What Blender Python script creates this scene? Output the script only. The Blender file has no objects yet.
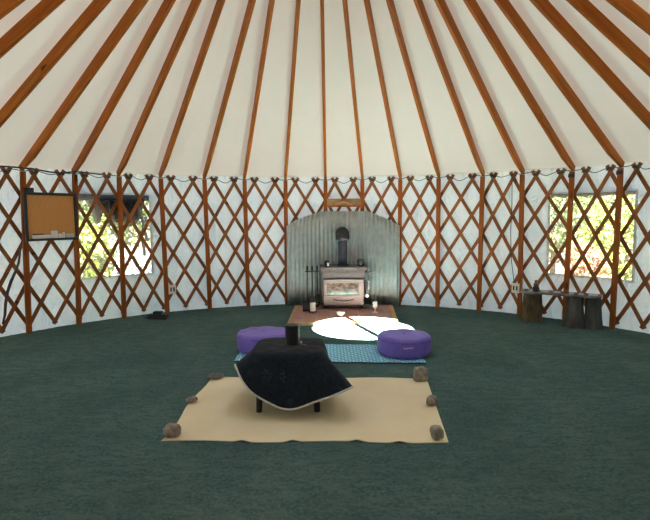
import bpy, bmesh, math, random
from mathutils import Vector, Matrix, noise
C = bpy.context.scene.collection
PI = math.pi
rnd = random.Random(7)
R = 4.57; H = 2.0746; ZA = 4.622; SL = (ZA - H) / R
RING = 0.72

def pol(deg, r, z=0.0):
    a = math.radians(deg)
    return Vector((r * math.sin(a), r * math.cos(a), z))

# ------------------------------------------------------------------ materials
def newmat(name):
    m = bpy.data.materials.new(name); m.use_nodes = True
    nt = m.node_tree; b = nt.nodes['Principled BSDF']
    return m, nt, b

def mixcol(nt, fac, a, b):
    n = nt.nodes.new('ShaderNodeMix'); n.data_type = 'RGBA'
    nt.links.new(fac, n.inputs['Factor'])
    for key, v in (('A', a), ('B', b)):
        s = [i for i in n.inputs if i.name == key and i.type == 'RGBA'][0]
        if hasattr(v, 'is_linked'): nt.links.new(v, s)
        else: s.default_value = (*v, 1)
    return [o for o in n.outputs if o.type == 'RGBA'][0]

def coords(nt, scale=(1, 1, 1), kind='Object', rot=(0, 0, 0)):
    tc = nt.nodes.new('ShaderNodeTexCoord'); mp = nt.nodes.new('ShaderNodeMapping')
    mp.inputs['Scale'].default_value = scale; mp.inputs['Rotation'].default_value = rot
    nt.links.new(tc.outputs[kind], mp.inputs['Vector'])
    return mp.outputs['Vector']

def noisetex(nt, vec, scale, detail=4, rough=.55, dist=0.0):
    n = nt.nodes.new('ShaderNodeTexNoise')
    n.inputs['Scale'].default_value = scale; n.inputs['Detail'].default_value = detail
    n.inputs['Roughness'].default_value = rough; n.inputs['Distortion'].default_value = dist
    nt.links.new(vec, n.inputs['Vector'])
    return n.outputs['Fac']

def ramp(nt, fac, stops):
    r = nt.nodes.new('ShaderNodeValToRGB'); cr = r.color_ramp
    while len(cr.elements) < len(stops): cr.elements.new(.5)
    for e, (p, c) in zip(cr.elements, stops):
        e.position = p; e.color = (*c, 1) if len(c) == 3 else c
    nt.links.new(fac, r.inputs['Fac'])
    return r.outputs['Color']

def bump(nt, b, h, strength, dist=.01):
    n = nt.nodes.new('ShaderNodeBump'); n.inputs['Strength'].default_value = strength
    n.inputs['Distance'].default_value = dist
    nt.links.new(h, n.inputs['Height']); nt.links.new(n.outputs['Normal'], b.inputs['Normal'])
    return n

def noisy(name, a, b, scale=20, rough=.7, sc=(1, 1, 1), bmp=0, bdist=.01, metal=0, lo=.3, hi=.7, detail=5, spec=.4):
    m, nt, bs = newmat(name)
    f = noisetex(nt, coords(nt, sc), scale, detail)
    nt.links.new(ramp(nt, f, [(lo, a), (hi, b)]), bs.inputs['Base Color'])
    bs.inputs['Roughness'].default_value = rough; bs.inputs['Metallic'].default_value = metal
    bs.inputs['Specular IOR Level'].default_value = spec
    if bmp: bump(nt, bs, f, bmp, bdist)
    return m

def wood(name, a, b, axis='X', rough=.5):
    m, nt, bs = newmat(name)
    sc = {'X': (.6, 9, 9), 'Z': (9, 9, .6), 'N': (3, 3, 1.5)}[axis]
    oi = nt.nodes.new('ShaderNodeObjectInfo'); ml = nt.nodes.new('ShaderNodeMath'); ml.operation = 'MULTIPLY'; ml.inputs[1].default_value = 60
    nt.links.new(oi.outputs['Random'], ml.inputs[0])
    def shifted(v):
        a = nt.nodes.new('ShaderNodeVectorMath'); nt.links.new(v, a.inputs[0]); nt.links.new(ml.outputs[0], a.inputs[1]); return a.outputs[0]
    f = noisetex(nt, shifted(coords(nt, sc)), 3.0, 6, .6, .6)
    k = noisetex(nt, shifted(coords(nt, {'X': (1, 3, 3), 'Z': (3, 3, 1), 'N': (2, 2, 2)}[axis])), 2.3, 2)
    c1 = ramp(nt, f, [(.3, a), (.7, b)])
    kn = ramp(nt, k, [(.70, (0, 0, 0)), (.76, (1, 1, 1))])
    nt.links.new(mixcol(nt, kn, c1, tuple(v * .35 for v in a)), bs.inputs['Base Color'])
    bs.inputs['Roughness'].default_value = rough
    bs.inputs['Specular IOR Level'].default_value = .07
    bump(nt, bs, f, .15, .004)
    return m

def fabric(name, col, trans, tcol, bscale=3.0, bstr=.35, bdist=.03, sc=(1, 1, 1), mottle=None):
    """cloth that lets a little daylight through: diffuse + translucent"""
    m, nt, bs = newmat(name)
    out = nt.nodes['Material Output']
    v = coords(nt, sc)
    f = noisetex(nt, v, bscale, 5, .55, .8)
    fine = noisetex(nt, v, 60, 2)
    c = mixcol(nt, f, tuple(x * .93 for x in col), col)
    if mottle:
        s2 = ramp(nt, noisetex(nt, coords(nt, (1, 1, .6)), 1.7, 3), [(.45, (0, 0, 0)), (.75, (1, 1, 1))])
        c = mixcol(nt, s2, c, mottle)  # broad soft patches of a second cloth tone
    nt.links.new(c, bs.inputs['Base Color'])
    bs.inputs['Roughness'].default_value = .85; bs.inputs['Specular IOR Level'].default_value = .15
    add = nt.nodes.new('ShaderNodeMath'); add.operation = 'MULTIPLY_ADD'
    add.inputs[1].default_value = .06
    nt.links.new(fine, add.inputs[0]); nt.links.new(f, add.inputs[2])
    bn = bump(nt, bs, add.outputs[0], bstr, bdist)
    tr = nt.nodes.new('ShaderNodeBsdfTranslucent'); tr.inputs['Color'].default_value = (*tcol, 1)
    nt.links.new(bn.outputs['Normal'], tr.inputs['Normal'])
    mx = nt.nodes.new('ShaderNodeMixShader'); mx.inputs['Fac'].default_value = trans
    nt.links.new(bs.outputs[0], mx.inputs[1]); nt.links.new(tr.outputs[0], mx.inputs[2])
    nt.links.new(mx.outputs[0], out.inputs['Surface'])
    return m

M = {}
M['roof'] = fabric('roof_canvas', (.84, .803, .745), .0024, (1, .96, .86), 2.2, .35, .03, (1, 1, 1))
M['wall'] = fabric('wall_liner', (.79, .81, .825), .050, (.76, .92, 1.0), 5.5, 1.0, .14, (1, 1, .5), (.66, .73, .80))
M['liner'] = fabric('light_blocking_liner', (.78, .77, .74), .0012, (1, .95, .85))  # near-opaque cloth invented for the unseen front, cuts light from behind the camera
M['rafter'] = wood('stained_rafter', (.30, .082, .009), (.46, .148, .020), 'X', .45)
M['post'] = wood('stained_post', (.21, .058, .011), (.33, .10, .021), 'Z', .5)
M['lath'] = wood('stained_lath', (.20, .072, .025), (.31, .125, .045), 'N', .5)
M['cable'] = noisy('dark_cable', (.03, .03, .03), (.06, .055, .05), 30, .5)
M['black'] = noisy('black_plastic', (.008, .008, .009), (.018, .018, .02), 40, .45)
M['blackiron'] = noisy('black_iron', (.012, .013, .016), (.03, .032, .036), 40, .5)
M['pipe'] = noisy('flue_enamel', (.012, .016, .026), (.03, .038, .055), 25, .38)
M['stove'] = noisy('stove_iron', (.06, .063, .068), (.11, .11, .115), 30, .45, metal=.2)
M['stovedoor'] = noisy('stove_door_lit_iron', (.20, .185, .175), (.27, .25, .235), 25, .38, metal=.3)  # paler copy of the stove iron, strong light on the door put in colour
M['chrome'] = noisy('bright_steel', (.6, .6, .6), (.75, .75, .75), 20, .25, metal=1)
M['white'] = noisy('white_wax', (.78, .76, .72), (.88, .86, .82), 12, .5)
M['paper'] = noisy('white_paper', (.72, .71, .69), (.82, .8, .77), 12, .7)
M['palegreen'] = noisy('pale_green_card', (.42, .52, .46), (.5, .6, .54), 12, .7)
M['outlet'] = noisy('cream_plastic', (.68, .62, .5), (.76, .7, .58), 12, .45)
M['glassbit'] = noisy('frosted_glass', (.70, .62, .60), (.82, .74, .72), 20, .2)
M['stonea'] = noisy('brown_stone', (.12, .088, .072), (.33, .27, .22), 30, .8, bmp=.4, bdist=.01)
M['stoneb'] = noisy('grey_brown_stone', (.16, .135, .105), (.40, .35, .28), 25, .85, bmp=.4, bdist=.01)
M['stonec'] = noisy('dark_flat_stone', (.08, .072, .066), (.22, .19, .17), 30, .8, bmp=.3)
M['bark'] = noisy('tree_bark', (.035, .022, .012), (.20, .14, .075), 14, .9, (1, 1, .35), .8, .03)
M['greybark'] = noisy('weathered_wood', (.008, .008, .008), (.10, .10, .097), 7, .85, (1, 1, .3), .8, .03)
M['slab'] = noisy('polished_slab', (.07, .063, .06), (.22, .20, .195), 6, .15, (1, 3, 1), 0)
M['carved'] = noisy('carved_brown', (.05, .03, .02), (.26, .16, .09), 25, .6)
M['tablewood'] = noisy('black_table_wood', (.006, .006, .007), (.014, .013, .013), 20, .5)
M['hem'] = noisy('grey_hem', (.42, .40, .36), (.58, .55, .50), 40, .85)
M['stitch'] = noisy('pale_stitching', (.045, .052, .058), (.075, .085, .09), 40, .85)
M['purple'] = noisy('purple_cotton', (.15, .102, .44), (.19, .135, .54), 50, .5, bmp=.25, bdist=.006)
M['handle'] = noisy('highlit_webbing', (.30, .26, .55), (.38, .33, .62), 30, .6)  # webbing lightened, the highlight it catches is in its colour
M['darkpurple'] = noisy('purple_piping', (.10, .07, .30), (.13, .09, .38), 40, .85)
M['board'] = noisy('cork', (.48, .21, .055), (.64, .31, .10), 60, .8)
M['frame'] = noisy('black_board_frame', (.010, .010, .012), (.02, .02, .022), 20, .4)
M['darkcanvas'] = noisy('dark_green_canvas', (.010, .018, .018), (.03, .045, .045), 8, .8, bmp=.4, bdist=.02)
M['strap'] = noisy('frayed_strap', (.06, .05, .035), (.22, .18, .12), 30, .9)
M['trunk'] = noisy('trunk_bark', (.10, .075, .05), (.2, .16, .11), 12, .9)
M['trim'] = wood('hearth_trim', (.42, .24, .11), (.58, .36, .18), 'N', .45)

def m_carpet():
    m, nt, b = newmat('green_carpet')
    v = coords(nt)
    fine = noisetex(nt, v, 42, 5, .8)
    mid = noisetex(nt, coords(nt, (1, 2.4, 1)), 7, 5, .7, .6)
    big = noisetex(nt, v, 1.3, 3, .5)
    base = ramp(nt, fine, [(.25, (.014, .036, .035)), (.5, (.060, .112, .107)), (.74, (.150, .225, .215))])
    c = mixcol(nt, ramp(nt, mid, [(.42, (0, 0, 0)), (.62, (.7, .7, .7))]), base, (.11, .165, .155))
    c = mixcol(nt, ramp(nt, big, [(.4, (0, 0, 0)), (.65, (.35, .35, .35))]), c, (.034, .068, .065))
    nt.links.new(c, b.inputs['Base Color'])
    b.inputs['Roughness'].default_value = 1; b.inputs['Specular IOR Level'].default_value = 0
    ad = nt.nodes.new('ShaderNodeMath'); ad.operation = 'ADD'
    nt.links.new(fine, ad.inputs[0]); nt.links.new(mid, ad.inputs[1])
    bump(nt, b, ad.outputs[0], .8, .012)
    return m
M['carpet'] = m_carpet()

def m_sheet():
    m, nt, b = newmat('beige_cotton_sheet')
    f = noisetex(nt, coords(nt), 3, 4)
    w = nt.nodes.new('ShaderNodeTexWave'); w.inputs['Scale'].default_value = 30; w.inputs['Distortion'].default_value = 1.5
    nt.links.new(coords(nt), w.inputs['Vector'])
    c = ramp(nt, f, [(.3, (.80, .665, .42)), (.7, (.86, .74, .50))])
    c = mixcol(nt, ramp(nt, w.outputs['Fac'], [(.2, (0, 0, 0)), (1, (.25, .25, .25))]), c, (.60, .50, .36))
    nt.links.new(c, b.inputs['Base Color']); b.inputs['Roughness'].default_value = .85
    b.inputs['Specular IOR Level'].default_value = .1
    bump(nt, b, f, .3, .01)
    return m
M['sheet'] = m_sheet()

def m_rug():
    m, nt, b = newmat('blue_woven_rug')
    w1 = nt.nodes.new('ShaderNodeTexWave'); w1.inputs['Scale'].default_value = 7; w1.bands_direction = 'DIAGONAL'
    w1.inputs['Distortion'].default_value = 1.2; w1.inputs['Detail Scale'].default_value = 3
    nt.links.new(coords(nt, (1, 1, 0)), w1.inputs['Vector'])
    w2 = nt.nodes.new('ShaderNodeTexWave'); w2.inputs['Scale'].default_value = 9; w2.bands_direction = 'X'
    w2.inputs['Distortion'].default_value = .8
    nt.links.new(coords(nt), w2.inputs['Vector'])
    mu = nt.nodes.new('ShaderNodeMath'); mu.operation = 'MULTIPLY'
    nt.links.new(w1.outputs['Fac'], mu.inputs[0]); nt.links.new(w2.outputs['Fac'], mu.inputs[1])
    c = ramp(nt, mu.outputs[0], [(0, (.15, .46, .64)), (.5, (.34, .70, .84)), (1, (.58, .86, .94))])
    nt.links.new(c, b.inputs['Base Color']); b.inputs['Roughness'].default_value = .95
    bump(nt, b, mu.outputs[0], .8, .012)
    return m
M['rug'] = m_rug()
M['rugedge'] = noisy('navy_rug_edge', (.012, .018, .05), (.03, .04, .09), 30, .9)

def m_cloth():
    m, nt, b = newmat('charcoal_blue_wool')
    f = noisetex(nt, coords(nt), 45, 4, .7)
    k = noisetex(nt, coords(nt), 5, 3)
    v = nt.nodes.new('ShaderNodeTexVoronoi'); v.inputs['Scale'].default_value = 6
    nt.links.new(coords(nt), v.inputs['Vector'])
    c = ramp(nt, f, [(.3, (.007, .010, .014)), (.75, (.020, .026, .033))])
    s = ramp(nt, v.outputs['Distance'], [(.10, (.35, .35, .35)), (.20, (0, 0, 0))])
    c = mixcol(nt, s, c, (.035, .043, .05))
    nt.links.new(c, b.inputs['Base Color']); b.inputs['Roughness'].default_value = .95
    b.inputs['Specular IOR Level'].default_value = .08; b.inputs['Sheen Weight'].default_value = .07; b.inputs['Sheen Roughness'].default_value = .35
    bump(nt, b, k, .5, .03)
    return m
M['cloth'] = m_cloth()

def m_galv():
    m, nt, b = newmat('galvanised_steel')
    f = noisetex(nt, coords(nt), 12, 5)
    nt.links.new(ramp(nt, f, [(.3, (.54, .58, .57)), (.7, (.68, .72, .71))]), b.inputs['Base Color'])
    b.inputs['Metallic'].default_value = .9; b.inputs['Roughness'].default_value = .32
    return m
M['galv'] = m_galv()

def m_hearth():
    m, nt, b = newmat('red_clay_tile')
    br = nt.nodes.new('ShaderNodeTexBrick'); br.offset = 0
    br.inputs['Scale'].default_value = 1; br.inputs['Brick Width'].default_value = .2; br.inputs['Row Height'].default_value = .2
    br.inputs['Mortar Size'].default_value = .006
    br.inputs['Color1'].default_value = (.32, .155, .13, 1); br.inputs['Color2'].default_value = (.38, .205, .175, 1)
    br.inputs['Mortar'].default_value = (.38, .30, .26, 1)
    nt.links.new(coords(nt), br.inputs['Vector'])
    nt.links.new(br.outputs['Color'], b.inputs['Base Color']); b.inputs['Roughness'].default_value = .55
    return m
M['tile'] = m_hearth()

def m_carvedplank():
    m, nt, b = newmat('carved_plank')
    f = noisetex(nt, coords(nt, (1, 1, 5)), 8, 4)
    c = ramp(nt, f, [(.3, (.20, .11, .05)), (.7, (.33, .20, .10))])
    nt.links.new(c, b.inputs['Base Color']); b.inputs['Roughness'].default_value = .6
    return m
M['plank'] = m_carvedplank()
M['relief'] = noisy('gold_brown_relief', (.36, .17, .05), (.55, .30, .10), 30, .5)

def m_embers():
    m, nt, b = newmat('stove_glass')
    f = noisetex(nt, coords(nt, (1, 1, 2)), 12, 3, .5, .8)
    c = ramp(nt, f, [(.40, (.055, .045, .04)), (.62, (.30, .24, .185))])
    nt.links.new(c, b.inputs['Base Color']); b.inputs['Roughness'].default_value = .12
    b.inputs['Specular IOR Level'].default_value = .8
    return m
M['stoveglass'] = m_embers()

def m_clear(name, col, gloss=.04, haze=0):
    m, nt, b = newmat(name)
    t = nt.nodes.new('ShaderNodeBsdfTransparent'); t.inputs['Color'].default_value = (*col, 1)
    g = nt.nodes.new('ShaderNodeBsdfGlossy'); g.inputs['Roughness'].default_value = .15
    mx = nt.nodes.new('ShaderNodeMixShader'); mx.inputs['Fac'].default_value = gloss
    nt.links.new(t.outputs[0], mx.inputs[1]); nt.links.new(g.outputs[0], mx.inputs[2])
    o = mx.outputs[0]
    if haze:
        h = nt.nodes.new('ShaderNodeBsdfTranslucent'); h.inputs['Color'].default_value = (1, .98, .94, 1)
        m2 = nt.nodes.new('ShaderNodeMixShader'); m2.inputs['Fac'].default_value = haze
        nt.links.new(o, m2.inputs[1]); nt.links.new(h.outputs[0], m2.inputs[2]); o = m2.outputs[0]
    nt.links.new(o, nt.nodes['Material Output'].inputs['Surface'])
    return m
M['vinyl'] = m_clear('dimmed_vinyl', (.085, .085, .082), .003, .02)  # pane darkened and hazed to hold back the bright outdoors, no mesh screen
M['acrylic'] = m_clear('clear_acrylic', (.93, .94, .95), .03)

def m_leaf(name, a, b_):
    m, nt, b = newmat(name)
    f = noisetex(nt, coords(nt), 5, 4)
    c = ramp(nt, f, [(.3, a), (.7, b_)])
    nt.links.new(c, b.inputs['Base Color']); b.inputs['Roughness'].default_value = .6
    tr = nt.nodes.new('ShaderNodeBsdfTranslucent'); nt.links.new(c, tr.inputs['Color'])
    mx = nt.nodes.new('ShaderNodeMixShader'); mx.inputs['Fac'].default_value = .35
    nt.links.new(b.outputs[0], mx.inputs[1]); nt.links.new(tr.outputs[0], mx.inputs[2])
    nt.links.new(mx.outputs[0], nt.nodes['Material Output'].inputs['Surface'])
    return m
M['leafy'] = m_leaf('yellow_green_leaf', (.16, .26, .02), (.40, .46, .06))
M['leafg'] = m_leaf('green_leaf', (.05, .11, .02), (.20, .30, .07))
M['leafs'] = m_leaf('silvery_sage_leaf', (.34, .40, .38), (.52, .55, .52))
M['leafr'] = m_leaf('rusty_leaf', (.36, .13, .06), (.52, .26, .13))
M['earth'] = noisy('dry_earth', (.085, .072, .05), (.16, .135, .095), 1.2, .95)

# ------------------------------------------------------------------ mesh helpers
class MB:
    def __init__(s): s.v = []; s.f = []
    def add(s, vs, fs):
        o = len(s.v); s.v += [tuple(v) for v in vs]; s.f += [tuple(i + o for i in f) for f in fs]; return s
    def box(s, x0, x1, y0, y1, z0, z1, m=None):
        vs = [Vector((x, y, z)) for z in (z0, z1) for y in (y0, y1) for x in (x0, x1)]
        if m: vs = [m @ v for v in vs]
        return s.add(vs, [(0, 2, 3, 1), (4, 5, 7, 6), (0, 1, 5, 4), (2, 6, 7, 3), (0, 4, 6, 2), (1, 3, 7, 5)])
    def tube(s, pts, rad, n=10, cap=True):
        pts = [Vector(p) for p in pts]; k = len(pts)
        rs = rad if isinstance(rad, (list, tuple)) else [rad] * k
        t0 = (pts[1] - pts[0]).normalized()
        up = Vector((0, 0, 1)) if abs(t0.z) < .9 else Vector((1, 0, 0))
        a = t0.cross(up).normalized(); vs = []
        for i, p in enumerate(pts):
            t = (pts[min(i + 1, k - 1)] - pts[max(i - 1, 0)]).normalized()
            a = (a - t * a.dot(t)).normalized(); b = t.cross(a)
            for j in range(n):
                q = 2 * PI * j / n
                vs.append(p + (a * math.cos(q) + b * math.sin(q)) * rs[i])
        fs = []
        for i in range(k - 1):
            for j in range(n):
                j2 = (j + 1) % n
                fs.append((i * n + j, i * n + j2, (i + 1) * n + j2, (i + 1) * n + j))
        if cap:
            fs.append(tuple(range(n - 1, -1, -1))); fs.append(tuple((k - 1) * n + j for j in range(n)))
        return s.add(vs, fs)
    def lathe(s, prof, c=(0, 0, 0), n=28, sq=None):
        vs = []; fs = []
        for r, z in prof:
            for j in range(n):
                q = 2 * PI * j / n
                vs.append((c[0] + r * math.cos(q), c[1] + r * math.sin(q), c[2] + z))
        k = len(prof)
        for i in range(k - 1):
            for j in range(n):
                j2 = (j + 1) % n
                fs.append((i * n + j, i * n + j2, (i + 1) * n + j2, (i + 1) * n + j))
        fs.append(tuple(range(n - 1, -1, -1))); fs.append(tuple((k - 1) * n + j for j in range(n)))
        return s.add(vs, fs)
    def grid(s, fn, nu, nv, closed=False):
        vs = [fn(i / nu, j / nv) for j in range(nv + 1) for i in range(nu + 1)]
        fs = [(j * (nu + 1) + i, j * (nu + 1) + i + 1, (j + 1) * (nu + 1) + i + 1, (j + 1) * (nu + 1) + i) for j in range(nv) for i in range(nu)]
        return s.add(vs, fs)
    def build(s, name, mat, parent=None, smooth=35, bevel=0, matrix=None, solid=0):
        me = bpy.data.meshes.new(name); me.from_pydata(s.v, [], s.f); me.update()
        bm = bmesh.new(); bm.from_mesh(me); bmesh.ops.recalc_face_normals(bm, faces=bm.faces); bm.to_mesh(me); bm.free()
        me.materials.append(M[mat])
        if smooth:
            for p in me.polygons: p.use_smooth = True
            me.set_sharp_from_angle(angle=math.radians(smooth))
        o = bpy.data.objects.new(name, me); C.objects.link(o)
        if parent: o.parent = parent
        if matrix is not None: o.matrix_local = matrix
        if solid:
            md = o.modifiers.new('thickness', 'SOLIDIFY'); md.thickness = solid; md.offset = 0
        if bevel:
            md = o.modifiers.new('bevel', 'BEVEL'); md.width = bevel; md.segments = 2; md.limit_method = 'ANGLE'
        return o

def tag(o, label=None, cat=None, group=None, kind=None):
    if label: o['label'] = label
    if cat: o['category'] = cat
    if group: o['group'] = group
    if kind: o['kind'] = kind
    return o
def empty(name, loc, label, cat, group=None, rz=0):
    o = bpy.data.objects.new(name, None); C.objects.link(o); o.location = loc; o.rotation_euler = (0, 0, rz)
    o.empty_display_size = .1
    return tag(o, label, cat, group)
def struct(o): o['kind'] = 'structure'; return o
def copy_tree(o, parent=None):
    c = o.copy(); C.objects.link(c)
    if parent: c.parent = parent
    for ch in list(o.children): copy_tree(ch, c)
    return c

# ------------------------------------------------------------------ setting
b = MB(); n = 120
b.add([(0, 0, 0)] + [pol(360 * i / n, R + .02) for i in range(n)] + [pol(360 * i / n, R + .02, -.2) for i in range(n)],
      [(0, 1 + i, 1 + (i + 1) % n) for i in range(n)] + [(1 + i, 1 + n + i, 1 + n + (i + 1) % n, 1 + (i + 1) % n) for i in range(n)])
struct(b.build('floor', 'carpet', smooth=30))
b = MB()
b.add([(-60, -60, -.25), (60, -60, -.25), (60, 60, -.25), (-60, 60, -.25)], [(0, 1, 2, 3)])
struct(b.build('ground', 'earth', smooth=0))

WIN = {1: (-47.35, -34.25, .615, 1.765), 2: (43.5, 56.85, .63, 1.73)}
def wall_piece(name, a0, a1, win=None):
    bm = MB()
    cuts = [a0, a1] + (list(win[:2]) if win else [])
    angs = sorted(set(cuts + [a0 + (a1 - a0) * i / max(2, int(abs(a1 - a0) / .7)) for i in range(max(2, int(abs(a1 - a0) / .7)) + 1)]))
    zs = sorted(set([0, H + .035] + [H * i / 24 for i in range(25)] + (list(win[2:]) if win else [])))
    vs = []; idx = {}
    for i, a in enumerate(angs):
        for j, z in enumerate(zs):
            w = noise.noise(Vector((a * .35, z * 2.2, 3.1))) * .018 + noise.noise(Vector((a * 1.1, z * 5, 9.1))) * .009
            # the skirt is gathered at the floor
            if z < .25: w += .008 * math.sin(a * 4.3) * (1 - z / .25)
            idx[i, j] = len(vs); vs.append(pol(a, R + w, z))
    fs = []
    for i in range(len(angs) - 1):
        for j in range(len(zs) - 1):
            am = (angs[i] + angs[i + 1]) / 2; zm = (zs[j] + zs[j + 1]) / 2
            if win and win[0] < am < win[1] and win[2] < zm < win[3]: continue
            fs.append((idx[i, j], idx[i + 1, j], idx[i + 1, j + 1], idx[i, j + 1]))
    bm.add(vs, fs)
    return struct(bm.build(name, 'liner' if name == 'wall_front' else 'wall', smooth=80))
wall_piece('wall_left', -100, -20, WIN[1])
wall_piece('wall_back', -20, 28)
wall_piece('wall_right', 28, 100, WIN[2])
wall_piece('wall_front', 100, 260)

for k, (a0, a1, z0, z1) in WIN.items():
    bm = MB()
    def ed(a, z, r): return pol(a, r, z)
    # sewn border of the window flap, a thin welt all round
    wa = .35; wz = .022
    for (p0, p1, q0, q1) in ((a0 - wa, a0, z0 - wz, z1 + wz), (a1, a1 + wa, z0 - wz, z1 + wz)):
        bm.add([pol(a, r, z) for r in (R - .012, R + .012) for z in (q0, q1) for a in (p0, p1)],
               [(0, 1, 3, 2), (4, 6, 7, 5), (0, 4, 5, 1), (2, 3, 7, 6), (0, 2, 6, 4), (1, 5, 7, 3)])
    for (q0, q1) in ((z0 - wz, z0), (z1, z1 + wz)):
        for i in range(12):
            p0 = a0 + (a1 - a0) * i / 12; p1 = a0 + (a1 - a0) * (i + 1) / 12
            bm.add([pol(a, r, z) for r in (R - .012, R + .012) for z in (q0, q1) for a in (p0, p1)],
                   [(0, 1, 3, 2), (4, 6, 7, 5), (0, 4, 5, 1), (2, 3, 7, 6), (0, 2, 6, 4), (1, 5, 7, 3)])
    w = struct(bm.build('window_%d' % k, 'wall', smooth=0))
    MB().grid(lambda u, v: pol(a0 + (a1 - a0) * u, R, z0 + (z1 - z0) * v), 16, 1).build('pane', 'vinyl', w)

# roof canvas
b = MB()
def roofpt(u, v):
    a = (-100 + 200 * u) if not FRONT else (100 + 160 * u); r = R + .03 - (R + .03 - RING) * v
    ph = (a % 8) / 8
    sag = .012 * math.sin(PI * min(1, v * 1.0)) + .006 * noise.noise(Vector((a * .4, v * 14, 0)))
    return pol(a, r, ZA - SL * r + .012 - sag * .4)
FRONT = False; b.grid(roofpt, 200, 40)
struct(b.build('ceiling', 'roof', smooth=80))
FRONT = True; b = MB().grid(roofpt, 160, 24)
struct(b.build('ceiling_front', 'liner', smooth=80))  # front roof split off in the light-blocking cloth to dim its glow

# centre ring, its crossbar and clear dome
ring = b = MB()
zr = ZA - SL * RING
b.add([pol(360 * i / 48, r, zr + dz) for r, dz in ((RING - .07, -.16), (RING + .01, -.16), (RING + .01, .02), (RING - .07, .02)) for i in range(48)],
      [(k * 48 + i, k * 48 + (i + 1) % 48, ((k + 1) % 4) * 48 + (i + 1) % 48, ((k + 1) % 4) * 48 + i) for k in range(4) for i in range(48)])
ro = b.build('roof_ring', 'rafter'); tag(ro, 'round wooden ring at the peak of the roof', 'roof ring')
mm = Matrix.Translation((0, 0, zr - .02)) @ Matrix.Rotation(math.radians(18.4), 4, 'Z')
MB().box(-.045, .045, -RING + .03, RING - .03, -.02, .02, mm).build('crossbar', 'rafter', ro)
b = MB(); b.grid(lambda u, v: pol(360 * u, (RING + .02) * math.cos(v * PI / 2 * .985), zr + .03 + .30 * math.sin(v * PI / 2)), 48, 10)
tag(b.build('skylight_dome', 'acrylic', ro, smooth=60))

# ------------------------------------------------------------------ rafters
TH = [-55.4, -47.3, -39.8, -32.3, -24.0, -16.1, -7.8, .42, 8.0, 15.7, 23.3, 31.7, 38.9, 47.4, 55.0]
RI = [-58.8, -54.2, -46.6, -39.2, -25.0, -20.8, -9.4, -.4, 8.8, 16.5, 24.7, 35.6, 40.6, 48.8, 58.0]
POSTL = ['just left of the corkboard', 'between the corkboard and the left window', 'crossing the middle of the left window',
         'behind the black box on the carpet', 'two bays left of the metal heat shield',
         'one bay left of the metal heat shield', 'at the left edge of the corrugated heat shield', 'at the left end of the carved plank',
         'at the right end of the carved plank', 'at the right edge of the corrugated heat shield', 'one bay right of the metal heat shield',
         'two bays right of the metal heat shield', 'at the left end of the bench, beside the wall outlet',
         'crossing the left half of the right window', 'crossing the right half of the right window']
allr = list(zip(TH, RI, ['orange-brown roof rafter above the wall post ' + s for s in (
    'left of the corkboard', 'between corkboard and left window', 'in the middle of the left window', 'behind the black box on the carpet',
    'two bays left of the heat shield', 'one bay left of the heat shield', 'at the left edge of the heat shield',
    'at the left end of the carved plank', 'at the right end of the carved plank', 'at the right edge of the heat shield',
    'one bay right of the heat shield', 'two bays right of the heat shield', 'at the left end of the bench',
    'crossing the left half of the right window', 'crossing the right half of the right window')]))
allr += [(-63.9, -68.0, 'knotty orange roof rafter leaving the left edge, first left of the corkboard'),
         (-73.7, -73.7, 'thick orange roof rafter near the upper left corner, second left of the corkboard'),
         (-80.1, -80.1, 'roof rafter clipping the very top left corner of the view'),
         (64.0, 63.6, 'brown roof rafter leaving the right edge, first beyond the right window'),
         (71.2, 70.7, 'brown roof rafter near the upper right corner, second beyond the right window'),
         (77.6, 78.2, 'roof rafter clipping the very top right corner of the view')]
RW, RD = .039, .115
Lr = None; rmesh = None
for a, ai, lab in allr:
    p0 = pol(a, R - .035, ZA - SL * (R - .035) - .012)
    p1 = pol(ai, RING - .0, ZA - SL * RING - .012)
    d = p1 - p0; L = d.length; ex = d.normalized()
    ey = Vector((0, 0, 1)).cross(ex).normalized(); ez = ex.cross(ey)
    mt = Matrix((ex, ey, ez)).transposed().to_4x4(); mt.translation = p0
    bm = MB(); ns = 24
    # lower edge tapered towards the wall end, where it is notched on the cable
    vs = []; fs = []
    for i in range(ns + 1):
        x = L * i / ns; dep = RD * min(1, .62 + x * 1.1)
        for (y, z) in ((-RW / 2, -dep), (RW / 2, -dep), (RW / 2, 0), (-RW / 2, 0)): vs.append((x, y, z))
    for i in range(ns):
        for j in range(4):
            fs.append((i * 4 + j, i * 4 + (j + 1) % 4, i * 4 + 4 + (j + 1) % 4, i * 4 + 4 + j))
    fs += [(3, 2, 1, 0), (ns * 4, ns * 4 + 1, ns * 4 + 2, ns * 4 + 3)]
    bm.add(vs, fs)
    o = bm.build('rafter', 'rafter', matrix=mt, bevel=.004)
    tag(o, lab, 'rafter', 'roof rafters')

# ------------------------------------------------------------------ posts
TB = [-55.82, -47.78, -39.91, -31.9, -23.6, -15.8, -7.8, .42, 8, 15.63, 23.4, 31.5, 39.1, 47.05, 54.75]
for a, ab, lab in zip(TH, TB, POSTL):
    r = 4.475
    p0 = pol(ab, r, 0); p1 = pol(a, r, H - .06); d = p1 - p0
    ez = d.normalized(); er = pol((a + ab) / 2, 1); ex = er.cross(ez).normalized(); er = ez.cross(ex)
    mt = Matrix((ex, er, ez)).transposed().to_4x4(); mt.translation = p0
    b = MB().box(-.031, .031, -.02, .02, 0, d.length)
    o = b.build('wall_post', 'post', matrix=mt, bevel=.004)
    # galvanised bracket on the top carries the rafter
    if a > 45: MB().box(-.040, .040, -.024, -.019, d.length - .08, d.length - .03).build('bracket', 'blackiron', o)
    tag(o, 'brown wooden wall post ' + lab, 'post', 'wall posts')

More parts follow.
